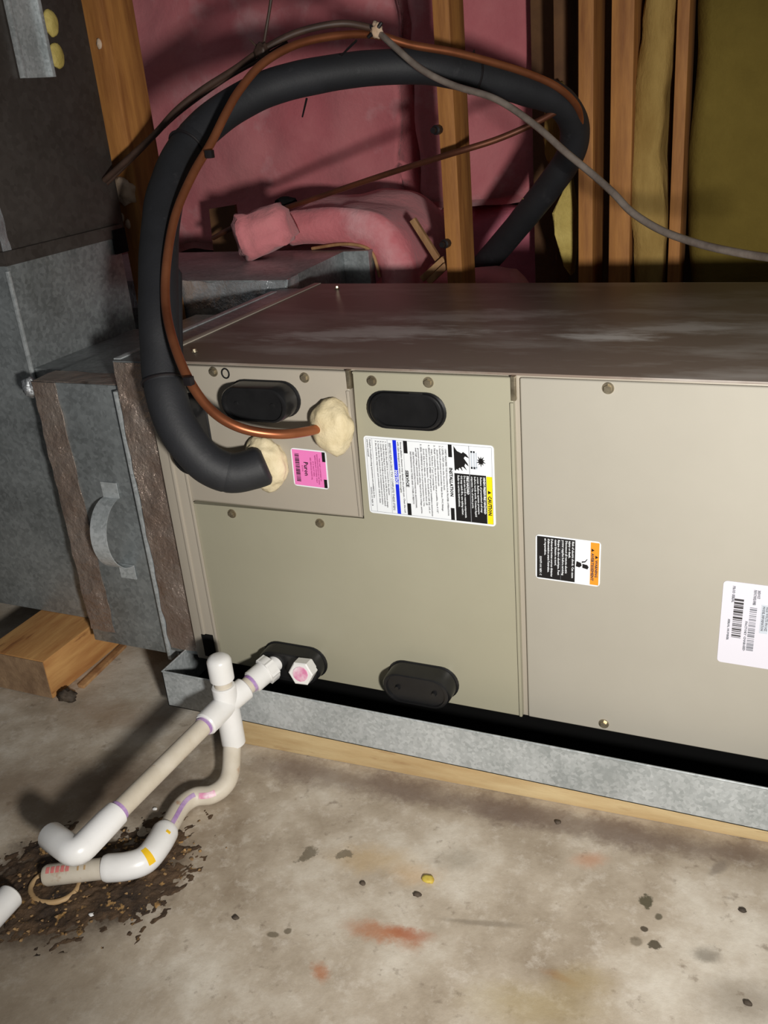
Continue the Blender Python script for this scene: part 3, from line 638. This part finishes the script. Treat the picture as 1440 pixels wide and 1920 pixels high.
# =================================================================== refrigerant lines and cables
def pts3(l): return [onY(*p) for p in l]
hp = pts3([(500, 870, -.030), (474, 880, -.042), (430, 886, -.060), (380, 862, -.074), (336, 806, -.076), (312, 742, -.062), (302, 672, -.035), (298, 600, -.005), (297, 520, .05), (300, 440, .11), (312, 360, .18), (344, 285, .26), (404, 222, .34), (492, 170, .42), (592, 142, .49), (700, 128, .56), (800, 126, .62), (900, 144, .70), (990, 168, .78), (1048, 190, .84), (1076, 232, .89), (1072, 284, .93), (1040, 336, .96), (996, 392, 1.0), (950, 448, 1.05), (905, 500, 1.10), (870, 550, 1.14), (850, 610, 1.16)])
hpath = catmull(hp, 8)
sl_ = thing('suction_line', 'fat black foam insulated refrigerant line looping over the air handler', 'pipe', tuple(hp[0]))
def nearest(path, px, py):
    def pj(q): d = q-CAM; return V((720+FPX*d.dot(RT)/d.dot(FW), 960-FPX*d.dot(UP)/d.dot(FW)))
    return min(range(len(path)), key=lambda i: (pj(path[i])-V((px, py))).length)
cuts = [0, nearest(hpath, 424, 888), nearest(hpath, 306, 712), nearest(hpath, 360, 262), nearest(hpath, 1060, 308), len(hpath)-1]
for i, j in zip(cuts, cuts[1:]):
    seg = hpath[max(i-1, 0):j+1]; rr = [.0298]*len(seg)
    if i: rr[0] = .0285
    else: rr[0:3] = [.0215, .0265, .0285]
    if j < len(hpath)-1: rr[-1] = .0288
    tube('foam_sleeve', seg, rr, RUBBER, sl_, 22, .035)
# torn outer sleeve behind the riser of the loop
fp = pts3([(324, 505, .085), (324, 560, .055), (325, 640, .015), (326, 700, -.01), (328, 760, -.035)])
tube('split_sleeve_flap', catmull(fp, 6), [.010]+[.0145]*23+[.010], RUBBER, sl_, 14, .04)
def tie(path, i, r, parent, name='cable_tie', knob=True, kd=None):
    t, u, v = frames(path)[i]; c = path[i]; bm = bmesh.new()
    bm_tube(bm, [c+(u*math.cos(a*math.pi/16)+v*math.sin(a*math.pi/16))*r for a in range(33)], .0022, 6, caps=False)
    o = done(bm, name, TIE, parent, True)
    if knob:
        k = c+(kd or u).normalized()*(r+.003); box('tie_head', k-V((.005, .004, .005)), k+V((.005, .004, .005)), TIE, o, .001)
# liquid line (bare copper)
lp_ = pts3([(614, 797, -.016), (580, 808, -.045), (520, 814, -.085), (450, 802, -.112), (395, 768, -.118), (352, 708, -.105), (322, 630, -.062), (310, 560, -.010), (314, 480, .045), (330, 400, .108), (362, 326, .17), (396, 268, .225), (424, 212, .27), (450, 168, .31), (494, 118, .36), (560, 82, .42), (640, 66, .48), (705, 66, .53), (770, 84, .57), (850, 98, .62), (920, 116, .67), (990, 138, .73), (1046, 164, .78), (1082, 200, .84), (1090, 240, .88)])
cpath = catmull(lp_, 8)
ll = tube('copper_liquid_line', cpath, .0068, COPPER, None, 14); tag(ll, 'bare bright copper tube strapped along the black foam line', 'pipe')
for hx, hy, kx, ky, ky_ in ((306, 712, 354, 714, -.118), (352, 275, 393, 289, .195)):
    tie(hpath, nearest(hpath, hx, hy), .0312, sl_, knob=False)
    k = onY(kx, ky, ky_); box('tie_head', k-V((.006, .005, .006)), k+V((.006, .005, .006)), TIE, sl_, .0012)
for px, py, t1 in ((885, 140, (889, 96)),):
    tie(hpath, nearest(hpath, px, py), .0312, sl_, kd=V((0, -.1, 1)))
for px, py, qx, qy, yy in ((668, 76, 640, 104, .47), (575, 185, 567, 219, .46), (886, 110, 889, 94, .64)):
    a, e = onY(px, py, yy), onY(qx, qy, yy+.02); rod('tie_tail', a, e, [(0, .0022), (1, .0016)], TIE, sl_, 6)
# second copper tube running back to the wall
p = pts3([(1052, 204, .83), (1000, 232, .80), (930, 262, .775), (850, 287, .76), (760, 315, .80), (660, 348, .84), (560, 382, .90), (480, 408, .96), (430, 430, 1.02), (400, 446, 1.08)])
tag(tube('copper_return_line', catmull(p, 6), .0062, COPPERD, None, 12), 'thin dull copper tube sloping past the lone stud in front of pink insulation', 'pipe')
for px, py, sx, sz in ((536, 378, .030, .012), (536, 402, .012, .022)): blob('black_tape_wrap', onY(px, py, .95), (sx, .012, sz), BLACKM, bpy.data.objects['copper_return_line'], .3, 2, 3, px+py)
# cables
p = pts3([(196, 338, .40), (240, 298, .40), (290, 252, .405), (330, 208, .41), (380, 168, .42), (440, 130, .43), (495, 92, .43), (560, 60, .45), (640, 44, .48), (705, 54, .52)])
tag(tube('brown_cable', catmull(p, 6), .0058, CABLEB, None, 10), 'brown sheathed cable rising from the riser to the staple above the loop', 'cable')
p = pts3([(200, 345, .415), (260, 286, .42), (330, 216, .425), (420, 150, .43), (490, 110, .435), (540, 80, .45)])
tag(tube('thin_brown_cable', catmull(p, 6), .004, CABLEB, None, 8), 'thinner dark cable tied beneath the brown cable near the riser', 'cable')
p = pts3([(514, -60, .44), (508, 0, .44), (500, 50, .44), (492, 98, .43)])
hw = thing('hanging_wire', 'thin dark tie wire hanging down to the brown cable', 'wire', tuple(p[-1]))
tube('wire_strand', catmull(p, 5), .0028, CABLEB, hw, 8)
blob('wire_knot', onY(492, 98, .425), (.012, .012, .016), CABLEB, hw, .5, 2.5, 3, 8)
rod('wire_tail', onY(492, 98, .425), onY(468, 74, .425), [(0, .003), (1, .0015)], CABLEB, hw, 8)
p = pts3([(705, 56, .52), (740, 88, .50), (790, 130, .49), (850, 160, .49), (930, 186, .47), (1000, 232, .45), (1060, 285, .42), (1110, 326, .40), (1150, 362, .37), (1185, 398, .35), (1240, 432, .32), (1310, 457, .28), (1380, 473, .24), (1450, 484, .20), (1560, 498, .12)])
gc = thing('grey_cable', 'shiny grey cable drooping to the yellow insulation from the white staple', 'cable', tuple(p[0]))
tube('cable_jacket', catmull(p, 8), .0056, CABLEG, gc, 12)
blob('cable_staple', onY(706, 56, .515), (.011, .010, .013), FOAMB, gc, .4, 2.5, 3, 6)
for ax, ay in ((690, 48), (716, 42), (690, 70)): rod('staple_leg', onY(706, 56, .51), onY(ax, ay, .51), [(0, .004), (1, .003)], TIE, gc, 8)

# =================================================================== condensate drain
dr = thing('condensate_drain', 'white PVC condensate drain with capped tee and elbows at the air handler', 'drain pipe', tuple(onZ(425, 1318, FZ)))
R_, RF = .0142, .0192
A0 = V((.172, -.032, .036)); T0 = V((.137, -.122, .016)); E0 = V((.110, -.402, -.002)); E1 = V((.108, -.428, -.004))
d1 = (T0-A0).normalized(); d2 = (E0-T0).normalized()
ad = rod('threaded_adapter', A0+d1*-.012, A0+d1*.045, [(0, .014), (.25, .014), (.26, .022), (.5, .022), (.52, RF), (.97, RF), (1, RF-.002)], PVC, dr, 24)
rod('hex_collar', A0+d1*.002, A0+d1*.018, [(0, .0235), (1, .0235)], PVC, ad, 6)
rod('primer_band', A0+d1*.044, A0+d1*.050, [(0, R_+.0008), (1, R_+.0008)], PRIMER, ad)
rod('pipe', A0+d1*.04, T0, [(0, R_), (1, R_)], PVCA, dr)
te = rod('cross_tee', T0+V((0, 0, .034)), T0-V((0, 0, .078)), [(0, RF-.002), (.02, RF), (.98, RF), (1, RF-.002)], PVC, dr, 28)
rod('tee_socket', T0-d1*.040, T0, [(0, RF-.002), (.05, RF), (1, RF)], PVC, te)
rod('tee_socket', T0, T0+d2*.056, [(0, RF), (.95, RF), (1, RF-.002)], PVC, te)
rod('primer_band', T0+d2*.0555, T0+d2*.061, [(0, R_+.0008), (1, R_+.0008)], PRIMER, te)
rod('pipe', T0+V((0, 0, .02)), T0+V((0, 0, .060)), [(0, R_), (1, R_)], PVCA, dr)
rod('cap', T0+V((0, 0, .045)), T0+V((0, 0, .089)), [(0, RF-.001), (.03, RF), (.80, RF), (.92, RF-.003), (1, RF-.009)], PVC, dr, 28)
rod('pipe', T0+d2*.05, E0, [(0, R_), (1, R_)], PVCA, dr)
EC = E1+d2*.022; ED = (onZ(94, 1566, -.010)-EC).normalized(); EE = onZ(94, 1566, -.010)
el = [E0-d2*.030, E0-d2*.01, EC-d2*.015] + [(EC-d2*.015)*(1-t)**2+EC*2*t*(1-t)+(EC+ED*.015)*t*t for t in (.2, .4, .6, .8, 1)] + [EC+ED*.03, EE-ED*.0025, EE]
pe = tube('elbow', el, [RF-.001]+[RF]*(len(el)-2)+[RF-.0012], PVC, dr, 24)
rod('primer_band', E0-d2*.037, E0-d2*.029, [(0, R_+.0008), (1, R_+.0008)], PRIMER, pe)
low = [T0-V((0, 0, .07)), V((T0.x+.001, T0.y-.008, -.064)), onZ(432, 1448, -.088), onZ(420, 1474, -.098), onZ(396, 1490, -.102), onZ(366, 1494, -.102), onZ(340, 1512, -.101), onZ(318, 1548, -.099), onZ(300, 1578, -.097)]
lpth = catmull(low, 8); bp_ = tube('bent_pipe', lpth, R_+.0004, PVCA, dr, 20)
i0, i1 = nearest(lpth, 360, 1494), nearest(lpth, 308, 1566)
def surf_angle(path, i, tow):
    t, u, v = frames(path)[i]; return math.atan2(v.dot(tow), u.dot(tow))
an = surf_angle(lpth, (i0+i1)//2, (CAM-lpth[(i0+i1)//2]+V((.5, .2, 0))).normalized())
ribbon('purple_stripe', lpth[i0:i1+1], R_+.0004, an-.22, an+.22, PRIMER, bp_)
j0, j1 = nearest(lpth, 404, 1486), nearest(lpth, 378, 1494)
ribbon('purple_stripe', lpth[j0:j1+1], R_+.0004, an-.5, an+.1, PINKST, bp_)
el2 = catmull([onZ(312, 1556, -.098), onZ(296, 1584, -.096), onZ(272, 1612, -.095), onZ(238, 1624, -.095), onZ(196, 1628, -.096)], 7)
e2 = tube('elbow', el2, [RF-.001]+[RF+.0006]*(len(el2)-2)+[RF-.001], PVC, dr, 24)
k = nearest(el2, 268, 1608); an2 = surf_angle(el2, k, (CAM-el2[k]).normalized())
ribbon('yellow_paint_mark', el2[k-1:k+2], RF+.0006, an2-.55, an2+.75, YELST, e2)
k2 = nearest(el2, 292, 1566); ribbon('yellow_paint_mark', el2[k2:k2+2], RF+.0006, an2-.1, an2+.25, YELST, e2)
outp = [onZ(205, 1627, -.096), onZ(140, 1634, -.100), onZ(82, 1642, -.104)]
op = rod('pipe', outp[0], outp[2], [(0, R_+.001), (.93, R_+.001), (.98, R_-.001), (1, R_-.005)], PVCA, dr)
opath = [outp[0]+(outp[2]-outp[0])*(k/40) for k in range(41)]
an3 = surf_angle(opath, 20, (CAM-opath[20]).normalized())
for k in range(22, 37, 3): ribbon('red_printing', opath[k:k+3], R_+.001, an3+.15, an3+.75, REDST, op)
for k in (12, 16): ribbon('faded_printing', opath[k:k+2], R_+.001, an3+.1, an3+.5, RINGM, op)
# loose stub by the frame edge
a, e = onZ(22, 1678, FZ+.019), onZ(-40, 1745, FZ+.019)
ps = rod('pipe_stub', a, e, [(0, .0125), (0, RF-.002), (.03, RF-.0005), (.97, RF-.0005), (1, .0125)], PVC, None)
tag(ps, 'short loose white PVC stub on the floor near the tan drain ring', 'pipe')
c = onZ(104, 1664, FZ); bm = bmesh.new()
bm_tube(bm, [c+V((.036*math.cos(a*math.pi/20), .030*math.sin(a*math.pi/20), .003)) for a in range(41)], .0042, 10, caps=False)
tag(done(bm, 'floor_drain_ring', RINGM, None, True), 'flat tan ring around the drain hole below the PVC pipe end', 'ring')

# soil and grit around the drain hole
c = onZ(150, 1650, FZ); bm = bmesh.new(); n = 120
g = {}
for i in range(n+1):
    for j in range(n+1):
        x, y = (i/n-.5)*.36, (j/n-.5)*.25; q = V((x, y, 0)); rr = math.hypot(x/.16, y/.10)+.5*noise.noise(q*14)+.35*noise.noise(q*45)+.2*noise.noise(q*110)
        h = (1-rr)*.006+noise.noise(q*90)*.003+noise.noise(q*220)*.0015
        if rr < 1.5: g[i, j] = bm.verts.new((c.x+x*.88-y*.3, c.y+y+x*.45, FZ+max(-.004, min(h, .007))))
for (i, j) in g:
    if all(k in g for k in ((i+1, j), (i, j+1), (i+1, j+1))): bm.faces.new((g[i, j], g[i+1, j], g[i+1, j+1], g[i, j+1]))
for v in [v for v in bm.verts if not v.link_faces]: bm.verts.remove(v)
so = done(bm, 'wet_soil', SOIL, None, True, 60); so['kind'] = 'stuff'; tag(so, 'wet dark soil and grit around the floor drain', 'soil')
random.seed(5); bm = bmesh.new()
for k in range(260):
    x, y = random.gauss(0, .07), random.gauss(0, .045); s = random.uniform(.0006, .0028)
    r = bmesh.ops.create_icosphere(bm, subdivisions=1, radius=s)
    o = V((c.x+x*.88-y*.3, c.y+y+x*.45, FZ+.002+s*.3))
    for v in r['verts']: v.co = V((v.co.x*random.uniform(.7, 1.5), v.co.y*random.uniform(.7, 1.5), v.co.z*.7))+o
gr = done(bm, 'grit', GRIT, None, True, 30); gr['kind'] = 'stuff'; tag(gr, 'scattered tan grit on the wet soil by the drain', 'grit')

# small scraps lying on the concrete
def pebble(px, py, s, m, label, name='pebble', group=None, cat='pebble', fl_=.6, seed=1.):
    q = onZ(px, py, FZ); tag(blob(name, (q.x, q.y, FZ+s*fl_*.7), (s*1.2, s*.9, s*fl_), m, None, .4, 2.2, 2, seed, FZ), label, cat, group)
pebble(803, 1651, .008, LEAF, 'curled yellow leaf scrap on the bare concrete', 'leaf_scrap', None, 'leaf', .4, 2)
pebble(783, 1679, .0048, STONE, 'dark pebble beside the yellow leaf scrap', seed=4)
pebble(680, 1658, .0042, STONE, 'tiny brown pebble on concrete above the rust streak', seed=5)
pebble(172, 1717, .0040, PVC, 'tiny white crumb on damp concrete near the drain ring', 'crumb', None, 'crumb', seed=6)
pebble(291, 1518, .0036, PVC, 'tiny white crumb between the two PVC pipes', 'crumb', None, 'crumb', seed=7)
for k, (px, py, lab) in enumerate(((1046, 1543, 'small dark pebble on the damp band in front of the support board'), (1154, 1502, 'dark crumb touching the front edge of the support board'),
        (1392, 1708, 'lone dark pebble on pale bare concrete beyond the wet spots'), (1402, 1882, 'small dark pebble on the brown stained concrete'), (442, 1722, 'tiny dark pebble between the wet soil and the rust streak'))):
    pebble(px, py, .0042, STONE, lab, seed=k+10)

# =================================================================== timber studs
def stud(name, px0, px1, pyr, Y, depth, m, label, top=2.0, z0=FZ, group=None, bev=.003, parts=True):
    a, e = onY(px0, pyr, Y), onY(px1, pyr, Y)
    t = thing(name, label, 'stud', ((a.x+e.x)/2, Y+depth/2, z0), group)
    box('timber', (a.x, Y, z0), (e.x, Y+depth, top), m, t, bev)
    return t
st1 = stud('stud', 206, 246, 300, .472, .092, WOOD, 'pine stud with a spray foam blob standing beside the duct riser', 2.0)
c = onX(236, 356, onY(246, 300, .50).x); blob('spray_foam_blob', onY(234, 357, .470), (.026, .014, .026), FOAMB, st1, .35, 2, 3, 4)
for px, py in ((228, 408), (240, 420), (186, 82)): blob('foam_drip', onY(px, py, .471), (.006, .004, .010), FOAMB, st1, .3, 2, 2, px)
st2 = stud('stud', 826, 856, 300, .84, .089, WOOD, 'lone pine stud with black bolts in front of pink insulation', 2.0)
for px, py in ((822, 243), (838, 456)):
    q = onY(px, py, .838); rod('bolt', q+V((0, .004, 0)), q+V((-.004, -.022, 0)), [(0, .010), (.55, .010), (.6, .006), (1, .006)], TIE, st2, 10)
stud('stud', 1084, 1112, 300, .98, .12, WOOD, 'pine stud where the black foam line turns down')
stud('stud', 1143, 1184, 300, .98, .10, WOOD, 'pine stud touching the tan batt of insulation')
stud('stud', 1259, 1282, 300, 1.0, .089, WOOD, 'dark pine stud between tan batt and wide yellow insulation')
stud('stud', 1040, 1066, 300, 1.22, .09, KRAFT, 'dark brown stud in the corner by the yellow wool scrap')

# =================================================================== insulation
def batt(a, b_, m, label, amp=.03, seed=0., fr=4., step=.028, name='pink_batt', group=None):
    return tag(lumpy(name, a, b_, m, None, amp, fr, step, seed), label, 'insulation', group)
Xp = lambda px, py, Y: onY(px, py, Y).x
Zp = lambda px, py, Y: onY(px, py, Y).z
YP = 1.58
batt((Xp(200, 200, YP)-.35, YP, .43), (Xp(765, 200, YP), 1.78, 2.0), PINK, 'wide pink batt filling the bay behind the black loop', .04, 1, 3.4, .024)
batt((Xp(772, 200, YP), YP+.01, .545), (Xp(1004, 200, YP), 1.78, 2.0), PINK, 'tall pink batt behind the lone stud', .028, 7, 3.2)
batt((Xp(430, 420, YP), YP+.05, FZ), (Xp(1010, 420, YP), 1.80, .52), PINKD, 'deep pink batt low behind the rear duct', .03, 9, 3.5)
def slab(name, path, th, y0, y1, m, label, seed=0., amp=.018, under=None):
    """thick soft blanket following a path in X-Z, extruded in Y"""
    P = catmull(path, 10); bm = bmesh.new(); ny = 10; G = []
    for i, p in enumerate(P):
        t = (P[min(i+1, len(P)-1)]-P[max(i-1, 0)]).normalized(); nr = V((-t.z, 0, t.x)); nr = -nr if nr.z < 0 else nr; row = []
        sec = [(y0, 0), *[(y0-.02*math.sin(math.pi*k/6), th*k/6) for k in range(1, 6)], *[(y0+(y1-y0)*k/ny, th) for k in range(ny+1)], (y1, th*.5), *[(y1-(y1-y0)*k/ny, 0) for k in range(ny)]]
        for yy, hh in sec:
            q = V((p.x, yy, p.z))+nr*hh; k = q*9+V((seed, 0, seed))
            q += V((noise.noise(k), noise.noise(k+V((5, 1, 2))), noise.noise(k+V((1, 7, 3)))))*amp; row.append(bm.verts.new(q))
        G.append(row)
    n = len(G[0])
    for a, b_ in zip(G, G[1:]):
        for k in range(n): bm.faces.new((a[k], a[(k+1) % n], b_[(k+1) % n], b_[k]))
    bm.faces.new(G[0]); bm.faces.new(G[-1][::-1])
    return tag(done(bm, name, m, None, True, 180), label, 'insulation')
Y0 = .96
slab('pink_batt', [onY(px, py, Y0) for px, py in ((548, 458), (600, 458), (660, 458), (694, 468), (715, 500), (722, 545), (724, 600))], .085, Y0-.02, 1.28, PINK, 'loose pink batt draped over the end of the rear duct', 2)
# kraft facing edge showing under the draped batt
ke = [onY(px, py, Y0-.03) for px, py in ((585, 466), (640, 458), (680, 462), (700, 478), (712, 520))]
tag(tube('kraft_facing', catmull(ke, 6), .004, WOODP, None, 8), 'tan torn facing edge under the draped pink batt', 'paper')
q0 = onY(430, 500, 1.0)
bq = lumpy('pink_batt', (0, 0, 0), (.145, .12, .095), PINK, None, .02, 9, .018, 5)
bq.location = (onY(438, 495, .76).x, .77, RZ+.004); bq.rotation_euler = (0, math.radians(-14), math.radians(12)); tag(bq, 'small torn chunk of pink batt lying on the rear duct', 'insulation')
batt((Xp(795, 520, 1.02), .98, FZ), (Xp(985, 520, 1.02), 1.06, Zp(850, 496, 1.02)), PINK, 'pale pink batt heap at the foot of the lone stud', .025, 12, 6)
# brown void and paper to the left of the chunk
kq = [onY(392, 392, 1.22), onY(440, 384, 1.22), onY(452, 500, 1.22), onY(385, 500, 1.22)]; kq = kq[:2]+[V((kq[2].x, 1.22, FZ)), V((kq[3].x, 1.22, FZ))]
p = prism('kraft_paper', kq, (0, .01, 0), KRAFT); tag(p, 'torn brown kraft paper behind the small pink chunk', 'paper')
# yellow side
batt((Xp(1194, 300, 1.01), 1.0, FZ), (Xp(1250, 300, 1.01), 1.12, 2.0), YELE, 'narrow tan batt squeezed between two studs', .018, 3, 6, .02, 'tan_batt')
batt((Xp(1292, 300, 1.04), 1.03, FZ), (Xp(1284, 300, 1.04)+.75, 1.2, 2.0), YELW, 'wide yellow batt filling the wall above the air handler', .022, 6, 3.0, .03, 'yellow_batt')
sc_ = [onY(px, py, 1.10) for px, py in ((1066, 330), (1076, 400), (1074, 470), (1070, 520), (1056, 500), (1040, 440), (1034, 400), (1050, 370))]
s_ = prism('yellow_wool_scrap', sc_, (0, .05, 0), YELS, None, .006); tag(s_, 'ragged bright yellow wool scrap under the turn of the black line', 'insulation')
s_ = blob('yellow_wool_scrap', onY(1046, 240, 1.14), (.035, .03, .085), YELE, None, .35, 2, 3, 9); tag(s_, 'dim yellow wool tuft framed by the bend of the black line', 'insulation')
kp = box('kraft_board', (Xp(1003, 300, 1.5), 1.48, FZ), (Xp(1200, 300, 1.5), 1.50, 2.0), KRAFT, None, .003); tag(kp, 'dark brown sheathing board in the corner behind the studs', 'board')
# thin laths by the foot of the lone stud
for (x0, y0, x1, y1, yy, lab) in ((772, 412, 832, 506, .90, 'thin pale lath leaning steeply against the lone stud'), (790, 524, 832, 486, .88, 'short lath crossing below the leaning one at the stud'), (802, 530, 836, 498, .865, 'lowest short lath at the foot of the lone stud')):
    a, e = onY(x0, y0, yy), onY(x1, y1, yy); d = (e-a).normalized(); nn = V((-d.z, 0, d.x))*.007
    s_ = prism('wood_lath', [a-nn, e-nn, e+nn, a+nn], (0, .012, 0), WOODP, None, .001); tag(s_, lab, 'lath')
tag(blob('yellow_wool_tuft', onY(1000, 373, .985), (.022, .008, .006), YELS, None, .4, 2.5, 3, 4), 'tiny yellow wool tuft caught on the descending black line', 'insulation')
